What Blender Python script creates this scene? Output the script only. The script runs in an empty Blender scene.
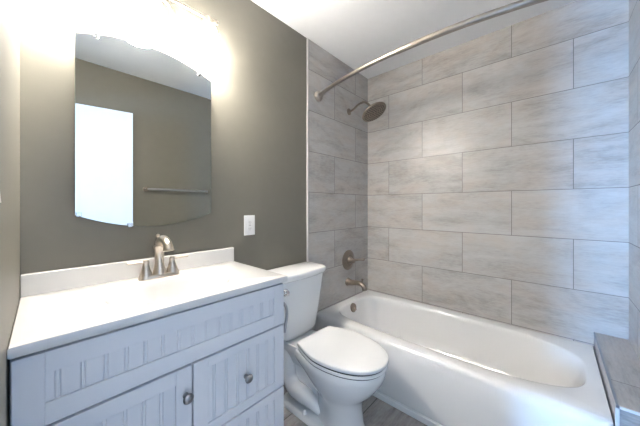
import bpy, bmesh, math, random
from mathutils import Vector, Matrix
random.seed(4)
PI = math.pi
sc = bpy.context.scene
COL = sc.collection

# ------------------------------------------------------------------ camera
cd = bpy.data.cameras.new('camera')
cam = bpy.data.objects.new('camera', cd); COL.objects.link(cam)
cam.location = (-2.2107, -1.3583, 1.2013)
cam.rotation_euler = (PI / 2, 0, -0.8388)
cd.sensor_width = 36.0; cd.sensor_fit = 'HORIZONTAL'
cd.lens = 261.04 / 640 * 36.0
cd.shift_y = -7.27 / 640
cd.clip_start = 0.005
sc.camera = cam

# ------------------------------------------------------------------ world, daylight, exposure
w = bpy.data.worlds.new('world'); sc.world = w; w.use_nodes = True
bg = w.node_tree.nodes['Background']
bg.inputs[0].default_value = (0.66, 0.81, 1.0, 1); bg.inputs[1].default_value = 1.0

def area(name, loc, rot, sx, sy, power, col):
    l = bpy.data.lights.new(name, 'AREA'); l.shape = 'RECTANGLE'; l.size = sx; l.size_y = sy
    l.energy = power; l.color = col
    o = bpy.data.objects.new(name, l); COL.objects.link(o); o.location = loc; o.rotation_euler = rot
    return o
# daylight from the window of the hall outside the open doorway
area('hall_window_light', (-6.0, -.17, 1.20), (0, -PI / 2, -.28), 1.3, 0.40, 225, (0.20, 0.50, 1.0))
LAMP = 92.0           # strength of the three vanity lamps
sc.view_settings.view_transform = 'Standard'
sc.view_settings.look = 'None'
sc.view_settings.gamma = 1.0
sc.view_settings.use_curve_mapping = False
sc.view_settings.exposure = 0.78

# ------------------------------------------------------------------ materials
def new_mat(name):
    m = bpy.data.materials.new(name); m.use_nodes = True
    nt = m.node_tree; b = nt.nodes['Principled BSDF']
    return m, nt, b
def N(nt, t, **kw):
    n = nt.nodes.new(t)
    for k, v in kw.items(): setattr(n, k, v)
    return n
def simple(name, col, rough=0.5, metal=0.0, coat=0.0, var=0.04, scale=18.0, bump=0.0, bscale=200.0, stretch=None, spec=0.5):
    m, nt, b = new_mat(name)
    tc = N(nt, 'ShaderNodeTexCoord'); src = tc.outputs['Object']
    if stretch:
        mp = N(nt, 'ShaderNodeMapping'); mp.inputs['Scale'].default_value = stretch
        nt.links.new(src, mp.inputs[0]); src = mp.outputs[0]
    no = N(nt, 'ShaderNodeTexNoise'); no.inputs['Scale'].default_value = scale; no.inputs['Detail'].default_value = 4
    nt.links.new(src, no.inputs['Vector'])
    r = N(nt, 'ShaderNodeValToRGB')
    r.color_ramp.elements[0].position = .3; r.color_ramp.elements[1].position = .7
    r.color_ramp.elements[0].color = tuple(c * (1 - var) for c in col) + (1,)
    r.color_ramp.elements[1].color = tuple(min(1, c * (1 + var)) for c in col) + (1,)
    nt.links.new(no.outputs[0], r.inputs[0]); nt.links.new(r.outputs[0], b.inputs['Base Color'])
    b.inputs['Roughness'].default_value = rough; b.inputs['Metallic'].default_value = metal
    b.inputs['Coat Weight'].default_value = coat; b.inputs['Coat Roughness'].default_value = 0.05
    b.inputs['Specular IOR Level'].default_value = spec
    if bump:
        n2 = N(nt, 'ShaderNodeTexNoise'); n2.inputs['Scale'].default_value = bscale; n2.inputs['Detail'].default_value = 3
        nt.links.new(src, n2.inputs['Vector'])
        bp = N(nt, 'ShaderNodeBump'); bp.inputs['Strength'].default_value = bump; bp.inputs['Distance'].default_value = 0.002
        nt.links.new(n2.outputs[0], bp.inputs['Height']); nt.links.new(bp.outputs[0], b.inputs['Normal'])
    return m

T = 0.305
def tile_mat(name, lo, mid, hi, grout, rough=0.35, seed=0.0, gw=0.0019):
    """large 2:1 stone-look tiles laid in running bond; the UV map is in metres"""
    m, nt, b = new_mat(name); L = nt.links.new
    def M(op, a, bb=None, c=None):
        n = N(nt, 'ShaderNodeMath', operation=op)
        for i, v in enumerate((a, bb, c)):
            if v is None: continue
            if isinstance(v, (int, float)): n.inputs[i].default_value = v
            else: L(v, n.inputs[i])
        return n.outputs[0]
    uv = N(nt, 'ShaderNodeUVMap'); uv.uv_map = 'UVMap'
    sp = N(nt, 'ShaderNodeSeparateXYZ'); L(uv.outputs[0], sp.inputs[0])
    u, v = sp.outputs[0], sp.outputs[1]
    vr = M('DIVIDE', v, T); row = M('FLOOR', vr); fv = M('FRACT', vr)
    uu = M('ADD', M('ADD', M('DIVIDE', u, 2 * T), M('FRACT', M('MULTIPLY', row, 0.5))), 0.5)
    tid = M('FLOOR', uu); fu = M('FRACT', uu)
    du = M('MULTIPLY', M('MINIMUM', fu, M('SUBTRACT', 1.0, fu)), 2 * T)
    dv = M('MULTIPLY', M('MINIMUM', fv, M('SUBTRACT', 1.0, fv)), T)
    d = M('MINIMUM', du, dv)
    mr = N(nt, 'ShaderNodeMapRange'); mr.interpolation_type = 'SMOOTHSTEP'
    mr.inputs['From Min'].default_value = gw * .6; mr.inputs['From Max'].default_value = gw * 1.3
    L(d, mr.inputs['Value']); tmask = mr.outputs[0]           # 0 in the grout, 1 on the tile
    cid = N(nt, 'ShaderNodeCombineXYZ'); L(tid, cid.inputs[0]); L(row, cid.inputs[1]); cid.inputs[2].default_value = seed
    wn = N(nt, 'ShaderNodeTexWhiteNoise'); wn.noise_dimensions = '3D'; L(cid.outputs[0], wn.inputs['Vector'])
    rnd = wn.outputs['Value']
    # vein field, its own cut-out for every tile
    cx = M('ADD', M('MULTIPLY', u, 1.0), M('MULTIPLY', rnd, 37.0))
    cy = M('ADD', v, M('MULTIPLY', rnd, 91.0))
    def field(sx, sy, scale, det, dist, zz):
        c = N(nt, 'ShaderNodeCombineXYZ'); L(M('MULTIPLY', cx, sx), c.inputs[0]); L(M('MULTIPLY', cy, sy), c.inputs[1]); c.inputs[2].default_value = zz
        n = N(nt, 'ShaderNodeTexNoise'); n.inputs['Scale'].default_value = scale; n.inputs['Detail'].default_value = det
        n.inputs['Roughness'].default_value = .62; n.inputs['Distortion'].default_value = dist
        L(c.outputs[0], n.inputs['Vector']); return n.outputs[0]
    cloud = field(1.0, 2.4, 2.8, 6, 0.9, seed)
    vein = field(1.0, 7.0, 2.2, 12, .7, seed + 5)
    fine = field(1.0, 5.0, 24.0, 9, 0.4, seed + 9)
    s = M('ADD', M('ADD', M('MULTIPLY', cloud, .44), M('MULTIPLY', vein, .30)), M('MULTIPLY', fine, .26))
    s = M('ADD', s, M('MULTIPLY', M('SUBTRACT', rnd, .5), .06))
    r = N(nt, 'ShaderNodeValToRGB'); e = r.color_ramp.elements
    e[0].position = .38; e[0].color = lo + (1,); e[1].position = .60; e[1].color = hi + (1,)
    x = e.new(.485); x.color = mid + (1,)
    L(s, r.inputs[0])
    mx = N(nt, 'ShaderNodeMix', data_type='RGBA'); mx.inputs['A'].default_value = grout + (1,)
    wt_ = field(1.0, 2.0, 3.6, 3, 0.5, seed + 21)                # faint warm clouds
    wr = N(nt, 'ShaderNodeMapRange'); wr.inputs['From Min'].default_value = .42; wr.inputs['From Max'].default_value = .62; L(wt_, wr.inputs['Value'])
    wm = N(nt, 'ShaderNodeMix', data_type='RGBA', blend_type='MULTIPLY'); wm.inputs['B'].default_value = (1.0, .945, .90, 1)
    L(wr.outputs[0], wm.inputs['Factor']); L(r.outputs[0], wm.inputs['A'])
    L(tmask, mx.inputs['Factor']); L(wm.outputs['Result'], mx.inputs['B']); L(mx.outputs['Result'], b.inputs['Base Color'])
    rr = N(nt, 'ShaderNodeMapRange'); rr.inputs['To Min'].default_value = .85; rr.inputs['To Max'].default_value = rough
    L(tmask, rr.inputs['Value']); L(rr.outputs[0], b.inputs['Roughness'])
    bp = N(nt, 'ShaderNodeBump'); bp.inputs['Strength'].default_value = .5; bp.inputs['Distance'].default_value = .0015
    L(M('ADD', tmask, M('MULTIPLY', fine, .25)), bp.inputs['Height']); L(bp.outputs[0], b.inputs['Normal'])
    return m

M_paint = simple('greige_wall_paint', (0.158, 0.149, 0.120), .42, var=.02, bump=.10, bscale=260, spec=.4)
M_ceil = simple('ceiling_paint', (0.89, 0.885, 0.875), .9, var=.01, bump=.05)
M_trim = simple('white_trim_paint', (0.80, 0.80, 0.80), .4, var=.01)
M_tile = tile_mat('stone_look_wall_tile', (0.345, .325, .31), (.46, .445, .425), (.535, .522, .505), (.19, .18, .17))
M_ledge = tile_mat('grey_ledge_tile', (0.25, .245, .245), (.37, .36, .355), (.46, .445, .44), (.16, .155, .15), seed=7.7)
M_floor = tile_mat('grey_floor_tile', (0.21, .205, .20), (.33, .32, .315), (.44, .43, .42), (.12, .115, .11), rough=.4, seed=3.3, gw=.0026)
M_edge = simple('satin_edge_metal', (0.60, .59, .57), .35, 1.0, var=.03)
M_whiteedge = simple('white_tile_edge', (0.66, .64, .61), .4, var=.02)
M_cab = simple('daylight_tinted_cabinet_paint', (0.74, .73, .745), .38, var=.012, scale=9)  # likely white paint; the daylight's blue is put slightly into its colour
M_top = simple('white_cultured_marble', (0.70, .685, .66), .18, coat=.3, var=.012, scale=5)
M_porc = simple('white_porcelain', (0.84, .84, .83), .12, coat=.6, var=.006, scale=3)
M_seat = simple('white_seat_plastic', (0.86, .855, .84), .22, var=.006)
M_tub = simple('white_tub_acrylic', (0.86, .85, .835), .16, coat=.4, var=.006, scale=3)
M_nick = simple('brushed_nickel', (0.64, .57, .49), .30, 1.0, var=.06, scale=60, stretch=(1, 1, 8))
M_rod = simple('satin_nickel_rod', (0.46, .415, .37), .34, 1.0, var=.05, scale=60)
M_bronze = simple('dark_brushed_nickel', (0.27, .225, .185), .30, 1.0, var=.10, scale=60, stretch=(1, 1, 8))
M_knob = simple('antique_pewter', (0.34, .32, .31), .30, 1.0, var=.25, scale=120)
M_chrome = simple('chrome', (0.80, .80, .80), .10, 1.0, var=.01)
M_steel = simple('grey_metal', (0.42, .42, .43), .3, 1.0, var=.05)
M_face = simple('dark_spray_face', (0.30, .25, .205), .45, .8, var=.15, scale=150)
M_noz = simple('dark_rubber_nozzle', (0.045, .04, .035), .6)
M_mirror = simple('mirror_silver', (0.86, .88, .87), 0.0, 1.0, var=0.0)
M_mirback = simple('mirror_edge_glass', (0.55, .62, .60), .2)
M_plate = simple('white_plastic', (0.82, .81, .80), .35, var=.005)
M_slot = simple('outlet_slot', (0.20, .19, .18), .6)
M_gapshade = simple('gap_shade', (0.03, .03, .03), .8)  # near black, painted shade for the toilet seat gaps
M_door = simple('white_door_paint', (0.86, .87, .88), .4, var=.01)

def lamp_mat(name, col, strength):
    m, nt, b = new_mat(name)
    no = N(nt, 'ShaderNodeTexNoise'); no.inputs['Scale'].default_value = 6
    tc = N(nt, 'ShaderNodeTexCoord'); nt.links.new(tc.outputs['Object'], no.inputs['Vector'])
    mr = N(nt, 'ShaderNodeMapRange'); mr.inputs['To Min'].default_value = strength * .94; mr.inputs['To Max'].default_value = strength * 1.06
    nt.links.new(no.outputs[0], mr.inputs['Value']); nt.links.new(mr.outputs[0], b.inputs['Emission Strength'])
    b.inputs['Base Color'].default_value = (.9, .9, .88, 1); b.inputs['Emission Color'].default_value = col + (1,)
    b.inputs['Roughness'].default_value = .3
    return m
def shade_gradient(m, z0, z1, lo, hi):
    nt = m.node_tree; b = nt.nodes['Principled BSDF']; L = nt.links.new
    tc = N(nt, 'ShaderNodeTexCoord'); sp = N(nt, 'ShaderNodeSeparateXYZ'); L(tc.outputs['Object'], sp.inputs[0])
    mr = N(nt, 'ShaderNodeMapRange'); mr.inputs['From Min'].default_value = z0; mr.inputs['From Max'].default_value = z1
    mr.inputs['To Min'].default_value = hi; mr.inputs['To Max'].default_value = lo; L(sp.outputs[2], mr.inputs['Value'])
    L(mr.outputs[0], b.inputs['Emission Strength'])
M_shade = lamp_mat('lit_frosted_glass', (1.0, .945, .89), LAMP)
shade_gradient(M_shade, -.13, -.03, LAMP * .22, LAMP * 1.30)
M_bulb = lamp_mat('lit_bulb', (1.0, .95, .90), LAMP * 1.0)

# ------------------------------------------------------------------ mesh helpers
def merge(bm, tmp, mat=None):
    me = bpy.data.meshes.new('tmp')
    if mat is not None: tmp.transform(mat)
    tmp.to_mesh(me); tmp.free(); bm.from_mesh(me); bpy.data.meshes.remove(me)
def BM(): return bmesh.new()
def box(bm, x0, x1, y0, y1, z0, z1, bev=0.0, seg=2, mat=None):
    t = bmesh.new(); bmesh.ops.create_cube(t, size=1)
    for v in t.verts:
        v.co = Vector(((x0 + x1) / 2 + v.co.x * (x1 - x0), (y0 + y1) / 2 + v.co.y * (y1 - y0), (z0 + z1) / 2 + v.co.z * (z1 - z0)))
    if bev: bmesh.ops.bevel(t, geom=t.edges[:], offset=bev, segments=seg, profile=.5, affect='EDGES')
    merge(bm, t, mat); return bm
def loft(bm, rings, cap0=True, cap1=True, closed=True):
    V = [[bm.verts.new(p) for p in r] for r in rings]
    n = len(V[0])
    for a, b in zip(V[:-1], V[1:]):
        for i in range(n if closed else n - 1):
            j = (i + 1) % n
            bm.faces.new((a[i], a[j], b[j], b[i]))
    if cap0: bm.faces.new(list(reversed(V[0])))
    if cap1: bm.faces.new(V[-1])
    return bm
def frame(t):
    t = t.normalized(); a = Vector((0, 0, 1)) if abs(t.z) < .9 else Vector((1, 0, 0))
    x = t.cross(a).normalized(); return x, t.cross(x).normalized()
def smooth_path(pts, k=6):
    P = [Vector(p) for p in pts]
    Q = [P[0] * 2 - P[1]] + P + [P[-1] * 2 - P[-2]]
    out = []
    for i in range(1, len(Q) - 2):
        for s in range(k):
            t = s / k; a, b, c, d = Q[i - 1], Q[i], Q[i + 1], Q[i + 2]
            out.append(.5 * ((2 * b) + (c - a) * t + (2 * a - 5 * b + 4 * c - d) * t * t + (3 * b - a - 3 * c + d) * t ** 3))
    out.append(P[-1]); return out
def tube(bm, pts, r, seg=14, k=6, cap=True):
    if k > 1 and len(pts) > 2:
        n0 = len(pts); P = smooth_path(pts, k)
        if isinstance(r, (list, tuple)):
            R = [r[min(int(i / k), n0 - 2)] + (r[min(int(i / k) + 1, n0 - 1)] - r[min(int(i / k), n0 - 2)]) * ((i / k) - min(int(i / k), n0 - 2)) for i in range(len(P))]
        else: R = [r] * len(P)
    else:
        P = [Vector(p) for p in pts]; R = list(r) if isinstance(r, (list, tuple)) else [r] * len(P)
    rings = []; x = None
    for i, p in enumerate(P):
        t = (P[min(i + 1, len(P) - 1)] - P[max(i - 1, 0)]).normalized()
        if x is None: x, y = frame(t)
        else:
            x = (x - t * x.dot(t)).normalized(); y = t.cross(x)
        rings.append([p + (x * math.cos(a) + y * math.sin(a)) * R[i] for a in [2 * PI * j / seg for j in range(seg)]])
    return loft(bm, rings, cap, cap)
def lathe(bm, prof, origin=(0, 0, 0), axis=(0, 0, 1), seg=28, cap=True):
    """prof: (radius, height along axis)"""
    ax = Vector(axis).normalized(); x, y = frame(ax); o = Vector(origin)
    rings = [[o + ax * h + (x * math.cos(a) + y * math.sin(a)) * max(r, .0002) for a in [2 * PI * j / seg for j in range(seg)]] for r, h in prof]
    return loft(bm, rings, cap, cap)
def rrect(x0, x1, y0, y1, r, z, n=6):
    pts = []
    for cx, cy, a0 in ((x1 - r, y1 - r, 0), (x0 + r, y1 - r, PI / 2), (x0 + r, y0 + r, PI), (x1 - r, y0 + r, 1.5 * PI)):
        for i in range(n + 1):
            a = a0 + PI / 2 * i / n; pts.append(Vector((cx + r * math.cos(a), cy + r * math.sin(a), z)))
    return pts
def put(name, bm, mat, parent=None, origin=None, smooth=None, rot=0.0):
    """link bm (in scene coordinates) as one object; children share their thing's origin"""
    bmesh.ops.recalc_face_normals(bm, faces=bm.faces[:])
    me = bpy.data.meshes.new(name)
    if origin is None:
        if parent is not None: origin = parent['o']
        else:
            xs = [v.co for v in bm.verts]
            origin = (sum(c.x for c in xs) / len(xs), sum(c.y for c in xs) / len(xs), min(c.z for c in xs))
    bm.transform(Matrix.Translation(-Vector(origin)))
    bm.to_mesh(me); bm.free(); me.materials.append(mat)
    if smooth is not None:
        for p in me.polygons: p.use_smooth = True
        try: me.set_sharp_from_angle(angle=math.radians(smooth))
        except Exception: pass
    o = bpy.data.objects.new(name, me); COL.objects.link(o)
    o['o'] = tuple(origin)
    if parent is None: o.location = origin
    else: o.parent = parent
    return o
def thing(name, label, cat, loc, rotz=0.0):
    o = bpy.data.objects.new(name, None); COL.objects.link(o); o.empty_display_size = .05
    o.location = loc; o.rotation_euler = (0, 0, rotz); o['o'] = tuple(loc); o['label'] = label; o['category'] = cat
    return o
def tag(o, label, cat): o['label'] = label; o['category'] = cat; return o
def struct(o): o['kind'] = 'structure'; return o
def uv_planar(o, fn):
    me = o.data; uvl = me.uv_layers.new(name='UVMap'); mw = Vector(o['o'])
    for p in me.polygons:
        n = p.normal
        for li in p.loop_indices:
            uvl.data[li].uv = fn(me.vertices[me.loops[li].vertex_index].co + mw, n)

H = 2.44; XW = -2.2325; YS = -1.663; ZR = 1.608; XT = -0.829
SK = .0234                                          # the west wall runs a little out of square
def skew(bm, far=-2.1):
    for v in bm.verts:
        if v.co.x < far: v.co.x += SK * v.co.y
    return bm
# ------------------------------------------------------------------ room shell
def tile_uv(p, n):
    if abs(n.x) > .7: return (-p.y - .2237, p.z - ZR)
    if abs(n.y) > .7: return (-p.x - .518, p.z - ZR)
    return (p.x + .557 + .305, p.y + 1.527 + .2)
o = struct(put('floor', box(BM(), -3.6, .12, -1.9, .12, -.1, 0), M_floor)); uv_planar(o, lambda p, n: (p.x + .45, p.y + .535))
struct(put('ceiling', box(BM(), -2.36, .12, -1.8, .12, H, H + .1), M_ceil))
struct(put('wall_north', box(BM(), XW - .1, XT - .013, .004, .12, 0, H), M_paint))
o = struct(put('wall_north_tiled', box(BM(), XT, .12, 0, .12, 0, H), M_tile)); uv_planar(o, tile_uv)
o = struct(put('wall_east_tiled', box(BM(), 0, .12, -1.8, 0, 0, H), M_tile)); uv_planar(o, tile_uv)
o = struct(put('wall_south_tiled', box(BM(), XT + .08, 0, -1.8, YS, 0, H), M_tile)); uv_planar(o, tile_uv)
struct(put('wall_south', box(BM(), XW - .1, XT + .067, -1.8, YS - .004, 0, H), M_paint))
bm = BM(); Y0, Y1, DH = -1.63, -.93, 2.04                      # west wall with the doorway the photo is taken from
box(bm, XW - .1, XW, Y1, .004, 0, H); box(bm, XW - .1, XW, YS - .004, Y1, DH, H)
struct(put('wall_west', skew(bm), M_paint))
# metal edge strips where paint meets tile
struct(put('trim_1', box(BM(), XT - .013, XT, -.003, .10, .0, H), M_whiteedge))
struct(put('trim_2', box(BM(), XT + .067, XT + .08, YS - .10, YS + .003, .0, H), M_whiteedge))
# door casing inside the room
bm = BM(); box(bm, XW, XW + .008, Y1 - .002, Y1 + .04, 0, DH + .04, .002); box(bm, XW, XW + .008, YS + .0, Y1 - .002, DH, DH + .04, .002)
struct(put('trim_3', skew(bm), M_trim))
bm = BM(); box(bm, XW - .1, XW, Y1 - .004, Y1 + .0, 0, DH)
struct(put('trim_4', skew(bm), M_trim))
struct(put('baseboard_north', box(BM(), -1.44, XT - .014, -.010, .004, 0, .085, .003), M_trim))
struct(put('baseboard_south', box(BM(), -2.2, XT - .014, YS - .004, YS + .010, 0, .085, .003), M_trim))
# door leaf, swung open towards the south wall (it shows in the mirror)
dr = bpy.data.objects.new('door_1', None); COL.objects.link(dr); dr.location = (XW - .024, -1.625, .01); dr['o'] = (0, 0, 0)
dr.rotation_euler = (0, 0, math.radians(9.8)); struct(dr)
bm = BM(); box(bm, 0, .67, -.017, .017, 0, 2.02, .002)
put('door_leaf', bm, M_door, dr)
bm = BM()
for s in (-1, 1): lathe(bm, [(.026, .017), (.026, .020), (.010, .022), (.010, .032), (.022, .037), (.026, .046), (.020, .054), (.0, .057)], (.625, 0, .95), (0, s, 0))
put('door_knob', bm, M_nick, dr, smooth=40)

# ------------------------------------------------------------------ tiled ledge at the foot of the tub
LX = -.757; LY = -1.527; LZ = .464
lg = thing('tiled_ledge', 'low grey tiled ledge between the foot of the bathtub and the side wall', 'ledge', (-.38, -1.6, 0))
o = put('tiled_block', box(BM(), LX + .004, -.001, YS + .001, LY - .003, 0, LZ - .002), M_ledge, lg); uv_planar(o, lambda p, n: tile_uv(p, n) if abs(n.z) > .5 or abs(n.y) > .5 else (-p.y - 1.9, p.z - LZ + .298))
e = put('metal_edging', box(BM(), LX, -.001, LY - .010, LY, LZ - .012, LZ, .002), M_steel, lg); e['label'] = 'grey metal edging strip'
bm = BM(); box(bm, LX - .001, LX + .006, LY - .010, LY + .001, 0, LZ - .012, .001); box(bm, LX - .001, LX + .006, YS + .001, LY - .010, LZ - .012, LZ - .001, .001)
e = put('front_edging', bm, M_whiteedge, lg); e['label'] = 'pale edging strip on the front corner'

# ------------------------------------------------------------------ bathtub
TX0, TY0, RZ = -.755, -1.524, .379
tb = thing('bathtub', 'white alcove bathtub with a smooth apron along the tiled wall', 'bathtub', (-.38, -.76, 0))
NB = 112
def tub_inner(sx, sy, cx, cy, z, npos, nneg):
    out = []
    for i in range(NB):
        a = 2 * PI * i / NB; c, s = math.cos(a), math.sin(a); n = npos if s > 0 else nneg
        # blend exponent near the sides so the outline stays smooth
        k = abs(s); nn = 3.4 + (n - 3.4) * min(1, k * 1.4)
        out.append(Vector((cx + sx * math.copysign(abs(c) ** (2 / nn), c), cy + sy * math.copysign(abs(s) ** (2 / nn), s), z)))
    return out
def rect_ring(ref, cx, cy, x0, x1, y0, y1, z):
    out = []
    for p in ref:
        dx, dy = p.x - cx, p.y - cy; t = 1e9
        if dx > 1e-9: t = min(t, (x1 - cx) / dx)
        if dx < -1e-9: t = min(t, (x0 - cx) / dx)
        if dy > 1e-9: t = min(t, (y1 - cy) / dy)
        if dy < -1e-9: t = min(t, (y0 - cy) / dy)
        out.append(Vector((cx + dx * t, cy + dy * t, z)))
    for cxr, cyr in ((x0, y0), (x0, y1), (x1, y0), (x1, y1)):
        i = min(range(len(out)), key=lambda q: (out[q].x - cxr) ** 2 + (out[q].y - cyr) ** 2); out[i] = Vector((cxr, cyr, z))
    return out
icx, icy = -.368, -.772
inn = tub_inner(.309, .712, icx, icy, RZ, 5.0, 3.2)
def outer(dx, z): return rect_ring(inn, icx, icy, TX0 + dx, -.001, TY0, -.001, z)
rings = [outer(.022, .0), outer(.022, .012), outer(.005, .045), outer(.0, .055), outer(0, .31), outer(.002, .345), outer(.009, .363), outer(.022, .375), outer(.04, .379)]
spec = [(.309, .712, 0, 0, .379), (.301, .704, 0, 0, .376), (.295, .698, 0, 0, .368), (.288, .690, 0, -.0, .345), (.274, .664, 0, .008, .26), (.256, .620, 0, .03, .16), (.236, .57, 0, .05, .10), (.20, .52, 0, .06, .07), (.14, .42, 0, .07, .062), (.05, .2, 0, .08, .06)]
for sx, sy, ox, oy, z in spec: rings.append(tub_inner(sx, sy, icx + ox, icy + oy, z, 5.0, 3.2))
put('tub_shell', loft(BM(), rings, False, True), M_tub, tb, smooth=50)
struct(put('trim_5', box(BM(), TX0 - .005, TX0 + .018, TY0, -.001, 0, .034, .004), M_trim))
bm = BM(); oc = Vector((-.372, -.0855, .336)); ax = Vector((0, -1, .16)).normalized()
lathe(bm, [(.037, -.004), (.037, .004), (.034, .009), (.018, .011), (.0, .012)], oc, ax)
ov = put('overflow_plate', bm, M_bronze, tb, smooth=40)
bm = BM(); tube(bm, [oc + ax * .009, oc + ax * .022 + Vector((0, 0, -.004)), oc + ax * .03 + Vector((0, 0, -.016))], [.005, .005, .007], 10)
put('trip_lever', bm, M_bronze, ov, smooth=40)
put('drain', lathe(BM(), [(.033, 0), (.033, .003), (.026, .005), (.0, .006)], (icx, -.26, .0605), (0, 0, 1)), M_bronze, tb, smooth=40)

# ------------------------------------------------------------------ shower fittings
sh = thing('rain_shower', 'round brushed nickel rain shower head on a curved wall arm', 'shower', (-.315, 0, 2.034))
put('wall_flange', lathe(BM(), [(.030, .0), (.030, .004), (.022, .010), (.013, .013)], (-.315, -.0005, 2.034), (0, -1, 0)), M_bronze, sh, smooth=40)
put('shower_arm', tube(BM(), [(-.315, -.004, 2.034), (-.315, -.05, 2.045), (-.315, -.10, 2.073), (-.315, -.150, 2.080), (-.314, -.190, 2.060), (-.313, -.224, 2.020)], .0095), M_bronze, sh, smooth=40)
hc = Vector((-.304, -.244, 1.980)); hn = Vector((0, -.50, -.87)).normalized()
hd = put('spray_head', lathe(BM(), [(.010, -.042), (.018, -.040), (.020, -.028), (.030, -.020), (.074, -.012), (.104, -.004), (.108, .003), (.106, .010), (.100, .012), (.0, .012)], hc, hn, 40), M_bronze, sh, smooth=35)
put('spray_face', lathe(BM(), [(.099, .0118), (.098, .0128), (.0, .0128)], hc, hn, 40), M_face, hd, smooth=35)['label'] = 'dark ribbed spray face'
bm = BM(); hx, hy = frame(hn)
for ring, cnt in ((.018, 6), (.036, 12), (.054, 18), (.071, 24), (.086, 30)):
    for i in range(cnt):
        a = 2 * PI * i / cnt; lathe(bm, [(.0042, .0125), (.0034, .0165), (.0, .017)], hc + (hx * math.cos(a) + hy * math.sin(a)) * ring, hn, 6)
e = put('spray_nozzles', bm, M_noz, hd); e['kind'] = 'stuff'; e['label'] = 'dark rubber spray nozzles'

vv = thing('shower_valve', 'round nickel shower valve plate with a lever handle above the tub spout', 'valve', (-.325, 0, .72))
put('escutcheon', lathe(BM(), [(.088, 0), (.088, .003), (.082, .008), (.060, .011), (.052, .016), (.046, .012), (.036, .014)], (-.325, -.0005, .722), (0, -1, 0), 40), M_bronze, vv, smooth=35)
put('handle_hub', lathe(BM(), [(.032, .010), (.030, .022), (.022, .034), (.020, .050), (.023, .056), (.018, .064), (.0, .066)], (-.325, 0, .722), (0, -1, 0)), M_bronze, vv, smooth=35)
put('lever_handle', tube(BM(), [(-.325, -.045, .722), (-.318, -.075, .730), (-.312, -.11, .738), (-.306, -.145, .742), (-.305, -.155, .742)], [.016, .012, .0095, .012, .008], 12), M_bronze, vv, smooth=40)
ts = thing('tub_spout', 'curved nickel tub spout low on the tiled wall under the valve', 'spout', (-.335, 0, .53))
put('spout_body', tube(BM(), [(-.335, -.001, .532), (-.335, -.02, .532), (-.335, -.05, .532), (-.335, -.10, .540), (-.335, -.14, .538), (-.335, -.168, .520), (-.335, -.176, .492)], [.034, .030, .024, .021, .021, .021, .021], 20), M_bronze, ts, smooth=50)
put('wall_flange', lathe(BM(), [(.036, 0), (.036, .006), (.033, .010), (.028, .011)], (-.335, -.0005, .532), (0, -1, 0)), M_bronze, ts, smooth=40)
put('diverter_knob', lathe(BM(), [(.005, 0), (.005, .022), (.009, .024), (.009, .032), (.0, .034)], (-.335, -.148, .552), (0, -.2, 1), 14), M_bronze, ts, smooth=40)

rd = thing('shower_rod', 'curved brushed nickel shower rod spanning the tub below the ceiling', 'shower rod', (-.80, -.83, 2.04))
def rodx(y): t = -y / 1.663; return -.728 - .15 * (1 - abs(2 * t - 1) ** 2.1)
def rodpts(a, b, n): return [Vector((rodx(a + (b - a) * i / n), a + (b - a) * i / n, 2.04)) for i in range(n + 1)]
put('rod', tube(BM(), rodpts(-.012, -.745, 24), .0142, 16, 1), M_rod, rd, smooth=50)
put('rod', tube(BM(), rodpts(-.72, -1.651, 30), .0160, 16, 1), M_rod, rd, smooth=50)
for y, s in ((-.0005, -1), (YS + .0005, 1)):
    put('end_bracket', lathe(BM(), [(.036, 0), (.039, .006), (.039, .016), (.034, .028), (.024, .036), (.0, .040)], (rodx(0), y, 2.04), (0, s, 0)), M_rod, rd, smooth=40)

# ------------------------------------------------------------------ vanity cabinet
CX0, CX1 = XW + .003, -1.459; FY = -.452; DY = -.470
vn = thing('vanity_cabinet', 'pale vanity cabinet, tinted daylight blue, with beadboard door and drawers beside the toilet', 'cabinet', (-1.85, -.24, 0))
bm = BM(); ZT = .8655
box(bm, CX0, CX0 + .018, FY, -.001, .0, ZT); box(bm, CX1 - .018, CX1, FY, -.001, .0, ZT, .001)
box(bm, CX0, CX1, -.012, -.001, .1, ZT); box(bm, CX0, CX1, FY, -.012, .10, .118)
box(bm, CX0, CX1, FY + .06, FY + .075, 0, .10)
for a in ((CX0, CX0 + .045, .10, ZT), (CX1 - .04, CX1, .10, ZT), (-1.87, -1.83, .1, .70)): box(bm, a[0], a[1], FY, FY + .018, a[2], a[3], .001)
for z in ((.85, ZT), (.65, .70), (.39, .43), (.10, .15)): box(bm, CX0, CX1, FY + .001, FY + .0185, z[0], z[1])
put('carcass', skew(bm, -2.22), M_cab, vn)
def beadboard(bm, x0, x1, z0, z1, yb, yf, pitch=.0455, off=.03):
    prof = [(x0, yf)]; x = x0 + off
    while x < x1 - .006:
        for dx in (0, .0085):
            g = x + dx
            if g < x1 - .004: prof += [(g - .0017, yf), (g, yf + .0026), (g + .0017, yf)]
        x += pitch
    prof.append((x1, yf))
    lo = [bm.verts.new((p[0], p[1], z0)) for p in prof]; hi = [bm.verts.new((p[0], p[1], z1)) for p in prof]
    for i in range(len(prof) - 1): bm.faces.new((lo[i], lo[i + 1], hi[i + 1], hi[i]))
    box(bm, x0, x1, yf + .003, yb, z0, z1)
    return bm
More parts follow.
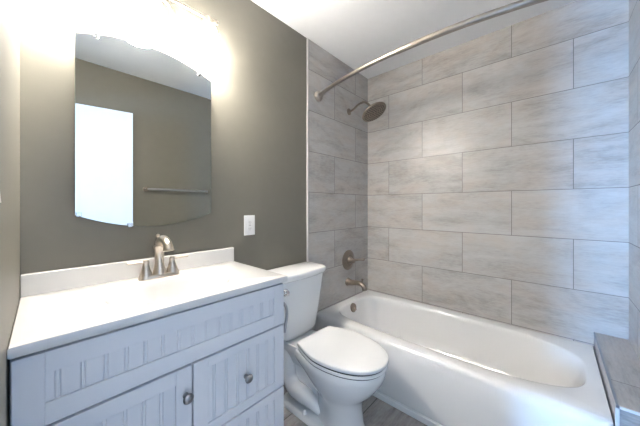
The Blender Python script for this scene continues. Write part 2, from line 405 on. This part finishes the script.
def panel_front(name, x0, x1, z0, z1, st, rl, off):
    """frame-and-panel front: stiles run full height, rails set between them, beadboard field"""
    fr = BM()
    box(fr, x0, x0 + st, DY, FY - .0005, z0, z1, .0015); box(fr, x1 - st, x1, DY, FY - .0005, z0, z1, .0015)
    box(fr, x0 + st, x1 - st, DY + .0008, FY - .0005, z0, z0 + rl, .0015); box(fr, x0 + st, x1 - st, DY + .0008, FY - .0005, z1 - rl, z1, .0015)
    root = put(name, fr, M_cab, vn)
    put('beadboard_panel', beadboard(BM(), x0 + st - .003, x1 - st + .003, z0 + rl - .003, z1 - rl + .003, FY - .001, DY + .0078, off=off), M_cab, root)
    return root
def knob(parent, x, z):
    k = put('knob', lathe(BM(), [(.009, .0), (.009, .002), (.0055, .004), (.005, .013), (.009, .017), (.0155, .021), (.0165, .025), (.014, .029), (.008, .031), (.0, .0315)], (x, DY, z), (0, -1, 0), 24), M_knob, parent, smooth=40)
    k['label'] = 'dark pewter knob'
panel_front('false_drawer_front', CX0 - .0085, CX1 - .002, .684, .8575, .052, .052, .020)
d = panel_front('door', CX0 - .0085, -1.8535, .125, .677, .048, .046, .020); knob(d, -1.873, .588)
d = panel_front('drawer', -1.8475, CX1 - .002, .412, .677, .050, .034, .022); knob(d, -1.652, .543)
panel_front('drawer', -1.8475, CX1 - .002, .125, .406, .050, .034, .022)

# worktop with moulded basin and splashback
WX0, WX1, WY0, WZ = XW + .001, -1.446, -.478, .892
wt = thing('countertop', 'white countertop with oval basin and low backsplash on the vanity cabinet', 'countertop', (-1.84, -.24, .866))
scx, scy = -1.835, -.272; NW = 96
ell = [Vector((scx + .222 * math.cos(2 * PI * i / NW), scy + .155 * math.sin(2 * PI * i / NW), WZ)) for i in range(NW)]
def wring(ins, z): return rect_ring(ell, scx, scy, WX0 + ins, WX1 - ins, WY0 + ins, -.0005 - ins, z)
def ering(a, b, z, oy=0): return [Vector((scx + a * math.cos(2 * PI * i / NW), scy + oy + b * math.sin(2 * PI * i / NW), z)) for i in range(NW)]
rings = [wring(.03, .8665), wring(.002, .8665), wring(.0, .869), wring(0, .888), wring(.0015, .891), wring(.004, .892),
         ering(.222, .155, .892), ering(.215, .149, .8905), ering(.208, .143, .886), ering(.195, .132, .868), ering(.170, .112, .828), ering(.12, .078, .785), ering(.06, .04, .770), ering(.02, .02, .768)]
put('counter', skew(loft(BM(), rings, False, True), -2.2), M_top, wt, smooth=40)
put('backsplash', box(BM(), WX0, -1.443, -.021, -.0005, .8915, .967, .003), M_top, wt)
put('basin_drain', lathe(BM(), [(.022, 0), (.022, .002), (.015, .003), (.0, .004)], (scx, scy, .7685), (0, 0, 1)), M_nick, wt, smooth=40)

# faucet
fx, fy, fz = -1.832, -.078, .8922
fc = thing('faucet', 'brushed nickel two handle basin faucet on the white vanity top', 'faucet', (fx, fy, fz))
bm = BM(); hw, hd_ = .078, .026
loft(bm, [rrect(fx - hw, fx + hw, fy - hd_, fy + hd_, .022, fz), rrect(fx - hw, fx + hw, fy - hd_, fy + hd_, .022, fz + .010), rrect(fx - hw + .004, fx + hw - .004, fy - hd_ + .004, fy + hd_ - .004, .019, fz + .016)])
put('base_plate', bm, M_nick, fc, smooth=40)
bm = BM(); tube(bm, [(fx, fy, fz + .014), (fx, fy, fz + .03), (fx, fy + .001, fz + .06), (fx, fy + .003, fz + .10), (fx, fy + .002, fz + .135)], [.027, .023, .0175, .018, .022], 20, 6)
tube(bm, [(fx, fy + .010, fz + .122), (fx, fy - .010, fz + .150), (fx, fy - .042, fz + .166), (fx, fy - .080, fz + .162), (fx, fy - .104, fz + .146), (fx, fy - .112, fz + .126)], [.012, .0185, .018, .0165, .0165, .020], 18)
put('spout', bm, M_nick, fc, smooth=50)
put('lift_rod', lathe(BM(), [(.003, 0), (.003, .05), (.007, .053), (.008, .060), (.005, .066), (.0, .067)], (fx, fy + .021, fz + .118), (0, 0, 1), 12), M_nick, fc, smooth=40)
for s in (-1, 1):
    hx_ = fx + s * .051
    h = put('handle', lathe(BM(), [(.025, .014), (.024, .020), (.019, .034), (.0135, .052), (.011, .064), (.0115, .068), (.012, .074), (.008, .080), (.0, .081)], (hx_, fy, fz), (0, 0, 1), 24), M_nick, fc, smooth=40)
    put('lever', tube(BM(), [(hx_, fy, fz + .071), (hx_ + s * .03, fy - .001, fz + .073), (hx_ + s * .066, fy - .003, fz + .075)], [.0055, .0042, .0048], 10), M_nick, h, smooth=40)

# curved bar on the side of the cabinet
hb = thing('paper_holder', 'curved grey metal holder bar on the side of the vanity cabinet', 'holder', (CX1, -.40, .68))
put('mount', lathe(BM(), [(.014, 0), (.014, .005), (.008, .008)], (CX1 + .0005, -.419, .752), (1, 0, 0), 18), M_steel, hb, smooth=40)
put('bar', tube(BM(), [(CX1 + .004, -.419, .752), (CX1 + .028, -.420, .752), (CX1 + .048, -.421, .735), (CX1 + .058, -.421, .705), (CX1 + .057, -.421, .67), (CX1 + .050, -.420, .64), (CX1 + .044, -.420, .61)], .0070, 12), M_steel, hb, smooth=50)

# ------------------------------------------------------------------ mirror
MX, MZ = -1.836, 1.508; hwid = .26
mr_ = thing('wall_mirror', 'frameless wall mirror with arched top and bottom edges above the basin', 'mirror', (MX, -.016, 1.11), math.radians(-0.15))
def mir_outline(ins, y):
    P = []; zs, zt = 1.166, 1.850; rise = .056
    W = hwid - ins
    for i in range(33):
        t = -1 + 2 * i / 32; P.append((t * W, zs - rise * (1 - t * t) + ins))
    for i in range(33):
        t = 1 - 2 * i / 32; P.append((t * W, zt + rise * (1 - t * t) - ins))
    return [Vector((MX + x, y, z)) for x, z in P]
bm = BM(); loft(bm, [mir_outline(0, -.0205), mir_outline(.017, -.0206)], False, True)
put('mirror_glass', bm, M_mirror, mr_)
bm = BM(); loft(bm, [mir_outline(.002, -.0115), mir_outline(-.0004, -.012), mir_outline(-.0004, -.0203)], True, False)
put('glass_edge', bm, M_mirback, mr_)
for sx, sz, ex in ((-.250, 1.166, 0), (-.09, 1.117, 0), (-.2, 1.868, 0), (.2, 1.868, 0)):
    b_ = BM(); z0 = sz - .006 if sz < 1.5 else sz - .008
    box(b_, MX + sx - .008, MX + sx + .008, -.0262, -.0235, z0, z0 + .016, .001)
    box(b_, MX + sx - .008, MX + sx + .008, -.0262, -.0105, z0 if sz < 1.5 else z0 + .012, z0 + .004 if sz < 1.5 else z0 + .016, .001)
    put('mirror_clip', b_, M_chrome, mr_)

# ------------------------------------------------------------------ vanity light
LC, LZB = -1.872, 2.115
vl = thing('vanity_light', 'nickel wall light with three glowing bell shades above the mirror', 'wall light', (LC, 0, LZB))
def oval(a, b, y):
    return [Vector((LC + a * math.copysign(abs(math.cos(t)) ** .8, math.cos(t)), y, LZB + b * math.copysign(abs(math.sin(t)) ** .8, math.sin(t)))) for t in [2 * PI * i / 48 for i in range(48)]]
bm = BM(); loft(bm, [oval(.128, .058, .0035), oval(.128, .058, -.010), oval(.122, .052, -.016), oval(.114, .045, -.015), oval(.108, .040, -.010), oval(.07, .026, -.010)], True, True)
put('back_plate', bm, M_nick, vl, smooth=35)
for s in (-1, 1):
    put('support_arm', tube(BM(), [(LC + s * .05, -.008, LZB), (LC + s * .05, -.05, LZB + .004), (LC + s * .05, -.098, LZB)], .007, 12), M_nick, vl, smooth=40)
bm = BM(); tube(bm, [(LC - .285, -.100, LZB), (LC + .285, -.100, LZB)], .0085, 14, 1)
for s in (-1, 1): lathe(bm, [(.0085, 0), (.012, .002), (.012, .008), (.006, .012), (.0, .013)], (LC + s * .283, -.1, LZB), (s, 0, 0), 16)
put('bar', bm, M_nick, vl, smooth=40)
for k in (-1, 0, 1):
    x = LC + k * .243
    put('lamp_socket', lathe(BM(), [(.012, .010), (.016, .004), (.022, -.012), (.026, -.030), (.024, -.034)], (x, -.1, LZB), (0, 0, 1), 20), M_nick, vl, smooth=40)
    sd = put('lamp_shade', lathe(BM(), [(.024, -.030), (.034, -.040), (.042, -.062), (.047, -.095), (.054, -.130), (.061, -.152), (.059, -.152), (.051, -.128), (.044, -.094), (.038, -.062), (.022, -.034)], (x, -.1, LZB), (0, 0, 1), 28, False), M_shade, vl, smooth=60)
    put('bulb', lathe(BM(), [(.012, -.034), (.014, -.055), (.026, -.080), (.030, -.100), (.024, -.120), (.0, -.130)], (x, -.1, LZB), (0, 0, 1), 18), M_bulb, sd, smooth=60)

# ------------------------------------------------------------------ outlet and switch
ol = thing('wall_outlet', 'white rectangular outlet on the grey painted wall above the toilet tank', 'outlet', (-1.330, 0, 1.085))
put('cover_plate', box(BM(), -1.366, -1.294, -.002, .0045, 1.026, 1.144, .002), M_plate, ol)
rc = put('receptacle', box(BM(), -1.3475, -1.3125, -.0045, -.001, 1.050, 1.120, .001), M_plate, ol)
bm = BM()
for z in (1.104, 1.066):
    for dx in (-.006, .006): box(bm, -1.330 + dx - .0011, -1.330 + dx + .0011, -.0049, -.004, z - .004, z + .004)
    lathe(bm, [(.0022, .0040), (.0022, .0049)], (-1.330, 0, z - .009), (0, -1, 0), 10)
box(bm, -1.336, -1.324, -.0050, -.004, 1.0835, 1.0865)
put('sockets', bm, M_slot, rc)
sw = thing('light_switch', 'white rocker light switch at the left edge on the near wall', 'switch', (XW + SK * -.742, -.742, 1.22))
def swx(bm):
    for v in bm.verts: v.co.x += SK * v.co.y
    return bm
put('cover_plate', swx(box(BM(), XW + .0003, XW + .004, -.777, -.707, 1.163, 1.283, .0015)), M_plate, sw)
bm = BM(); y0, y1 = -.757, -.727; z0, z1 = 1.206, 1.272
V = [bm.verts.new(c) for c in ((XW + .002, y0, z0), (XW + .0100, y0, z0), (XW + .0045, y0, z1), (XW + .002, y0, z1), (XW + .002, y1, z0), (XW + .0100, y1, z0), (XW + .0045, y1, z1), (XW + .002, y1, z1))]
for f in ((0, 1, 2, 3), (4, 7, 6, 5), (0, 4, 5, 1), (1, 5, 6, 2), (2, 6, 7, 3), (3, 7, 4, 0)): bm.faces.new([V[i] for i in f])
put('rocker', swx(bm), M_plate, sw)

# towel bar on the south wall (seen in the mirror)
tw = thing('towel_bar', 'bowed metal towel bar on the opposite wall, reflected in the mirror', 'towel bar', (-1.16, YS, 1.36))
for x in (-1.46, -.86):
    put('bracket', lathe(BM(), [(.024, 0), (.024, .005), (.012, .010), (.010, .05), (.014, .055), (.014, .066), (.0, .068)], (x, YS - .0035, 1.362), (0, 1, 0), 20), M_bronze, tw, smooth=40)
put('bar', tube(BM(), [(-1.46 + .6 * i / 16, YS + .056 + .022 * math.sin(PI * i / 16), 1.362) for i in range(17)], .0105, 12, 1), M_steel, tw, smooth=50)

# ------------------------------------------------------------------ toilet
QX = -1.068
tl = thing('toilet', 'white two piece toilet with closed lid between the vanity and the tub', 'toilet', (QX, -.38, 0))
NS = 100
def egg(hw, yf, yb, ym, bw, z, p=2.15):
    """outline: straight back of half width bw at yb, widest hw at ym, rounded front at yf"""
    half = []
    for i in range(NS // 2 + 1):
        t = i / (NS // 2)
        if t < .68:
            a = (1 - t / .68) * PI / 2                    # PI/2 at the tip ... 0 at the widest line
            half.append((hw * math.cos(a) ** (2 / p), ym + (yf - ym) * math.sin(a) ** (2 / p)))
        elif t < .96:
            s = (t - .68) / .28
            half.append((hw + (bw - hw) * (s ** 1.45), ym + (yb - ym) * s * .97))
        else:
            s = (t - .96) / .04
            half.append((bw * (1 - s), yb - (yb - ym) * .03 * (1 - s) ** 3))
    pts = [Vector((QX + x, y, z)) for x, y in half] + [Vector((QX - x, y, z)) for x, y in reversed(half[1:-1])]
    return pts
bm = BM()
R_ = [(.112, -.622, -.37, -.49, .075, 0), (.112, -.622, -.37, -.49, .075, .02), (.104, -.612, -.38, -.49, .07, .04), (.100, -.606, -.38, -.49, .07, .12), (.106, -.612, -.37, -.48, .07, .17), (.130, -.640, -.35, -.47, .085, .215),
      (.158, -.690, -.32, -.46, .105, .265), (.174, -.724, -.29, -.46, .13, .315), (.181, -.738, -.26, -.46, .14, .352), (.182, -.741, -.26, -.46, .14, .378), (.178, -.738, -.262, -.46, .138, .386)]
loft(bm, [egg(*r) for r in R_])
# rear deck under the tank
loft(bm, [rrect(QX - .075, QX + .075, -.30, -.06, .03, .25), rrect(QX - .105, QX + .105, -.31, -.04, .03, .33), rrect(QX - .112, QX + .112, -.31, -.03, .03, .372), rrect(QX - .108, QX + .108, -.30, -.034, .03, .380)])
# core, foot plate and the moulded trapway on either side
loft(bm, [rrect(QX - .055, QX + .055, -.42, -.10, .03, 0), rrect(QX - .05, QX + .05, -.42, -.12, .03, .14), rrect(QX - .055, QX + .055, -.42, -.10, .03, .30)])
loft(bm, [rrect(QX - .126, QX + .126, -.50, -.10, .06, 0), rrect(QX - .126, QX + .126, -.50, -.10, .06, .022), rrect(QX - .114, QX + .114, -.49, -.11, .055, .034)])
for s in (-1, 1):
    tube(bm, [(QX + s * .050, -.128, .365), (QX + s * .066, -.134, .30), (QX + s * .074, -.140, .22), (QX + s * .076, -.150, .155), (QX + s * .078, -.195, .112), (QX + s * .078, -.270, .104), (QX + s * .070, -.340, .088), (QX + s * .058, -.390, .055)], [.042, .043, .043, .044, .047, .047, .038, .026], 20)
put('bowl', bm, M_porc, tl, smooth=45)
for s in (-1, 1):
    put('bolt_cap', lathe(BM(), [(.013, 0), (.013, .006), (.010, .018), (.005, .023), (.0, .024)], (QX + s * .108, -.312, .031), (0, 0, 1), 16), M_porc, tl, smooth=50)
def slab(hw, yf, yb, bw, z0, z1, r, dome=0.0):
    E = lambda ins, z: egg(hw - ins, yf + ins, yb - ins * .6, -.46, bw - ins * .8, z)
    rr_ = [E(r, z0), E(r * .3, z0 + r * .3), E(0, z0 + r), E(0, z1 - r), E(r * .3, z1 - r * .3), E(r, z1)]
    if dome: rr_ += [E(.03, z1 + dome * .5), E(.08, z1 + dome), E(.12, z1 + dome * 1.1)]
    return loft(BM(), rr_)
s1 = put('seat', slab(.186, -.748, -.285, .137, .392, .4075, .004), M_seat, tl, smooth=50)
bm = slab(.1795, -.740, -.289, .133, .3855, .3925, .001); loft(bm, [egg(.1815, -.7425, -.289, -.46, .133, .407), egg(.1815, -.7425, -.289, -.46, .133, .4165)])  # almost flush strips that draw the gap shade as dark lines
e = put('gap_shade_strip', bm, M_gapshade, tl); e['label'] = 'dark strip standing in for the shade in the gaps under seat and lid'
put('lid', slab(.188, -.752, -.278, .139, .4155, .435, .005, .003), M_seat, tl, smooth=50)
for s in (-1, 1):
    put('hinge', box(BM(), QX + s * .07 - .022, QX + s * .07 + .022, -.282, -.252, .381, .418, .006), M_seat, tl, smooth=40)
# tank with bowed front and tapering sides
def tank_ring(hw, yf, bow, z, r=.03):
    P = []
    n = 24
    for i in range(n + 1):
        t = -1 + 2 * i / n
        edge = max(0, abs(t) * hw - (hw - r)) / r
        y = yf - bow * (1 - t * t) + r * (1 - math.sqrt(max(0, 1 - edge * edge)))
        P.append(Vector((QX + t * hw, y, z)))
    P += [Vector((QX + hw, -.06, z)), Vector((QX + hw, -.03, z)), Vector((QX + hw - .012, -.014, z)), Vector((QX, -.012, z)), Vector((QX - hw + .012, -.014, z)), Vector((QX - hw, -.03, z)), Vector((QX - hw, -.06, z))]
    return P
put('tank', loft(BM(), [tank_ring(.105, -.15, .01, .381), tank_ring(.132, -.168, .014, .392), tank_ring(.146, -.176, .016, .42), tank_ring(.163, -.183, .018, .52), tank_ring(.188, -.190, .02, .66), tank_ring(.201, -.194, .02, .745), tank_ring(.201, -.194, .02, .752)]), M_porc, tl, smooth=50)
put('tank_lid', loft(BM(), [tank_ring(.202, -.196, .02, .752), tank_ring(.212, -.201, .021, .757), tank_ring(.218, -.205, .021, .768), tank_ring(.219, -.206, .021, .784), tank_ring(.216, -.203, .021, .792), tank_ring(.208, -.196, .021, .7955)]), M_porc, tl, smooth=50)
lv = put('flush_lever', lathe(BM(), [(.024, 0), (.024, .004), (.019, .010), (.014, .018), (.016, .024), (.011, .028), (.0, .029)], (-1.222, -.197, .698), (-.08, -1, 0), 22), M_chrome, tl, smooth=40)
put('lever_arm', tube(BM(), [(-1.222, -.222, .698), (-1.245, -.226, .697), (-1.265, -.228, .695)], [.006, .005, .007], 10), M_chrome, lv, smooth=40)
for o in bpy.data.objects:
    if 'o' in o: del o['o']
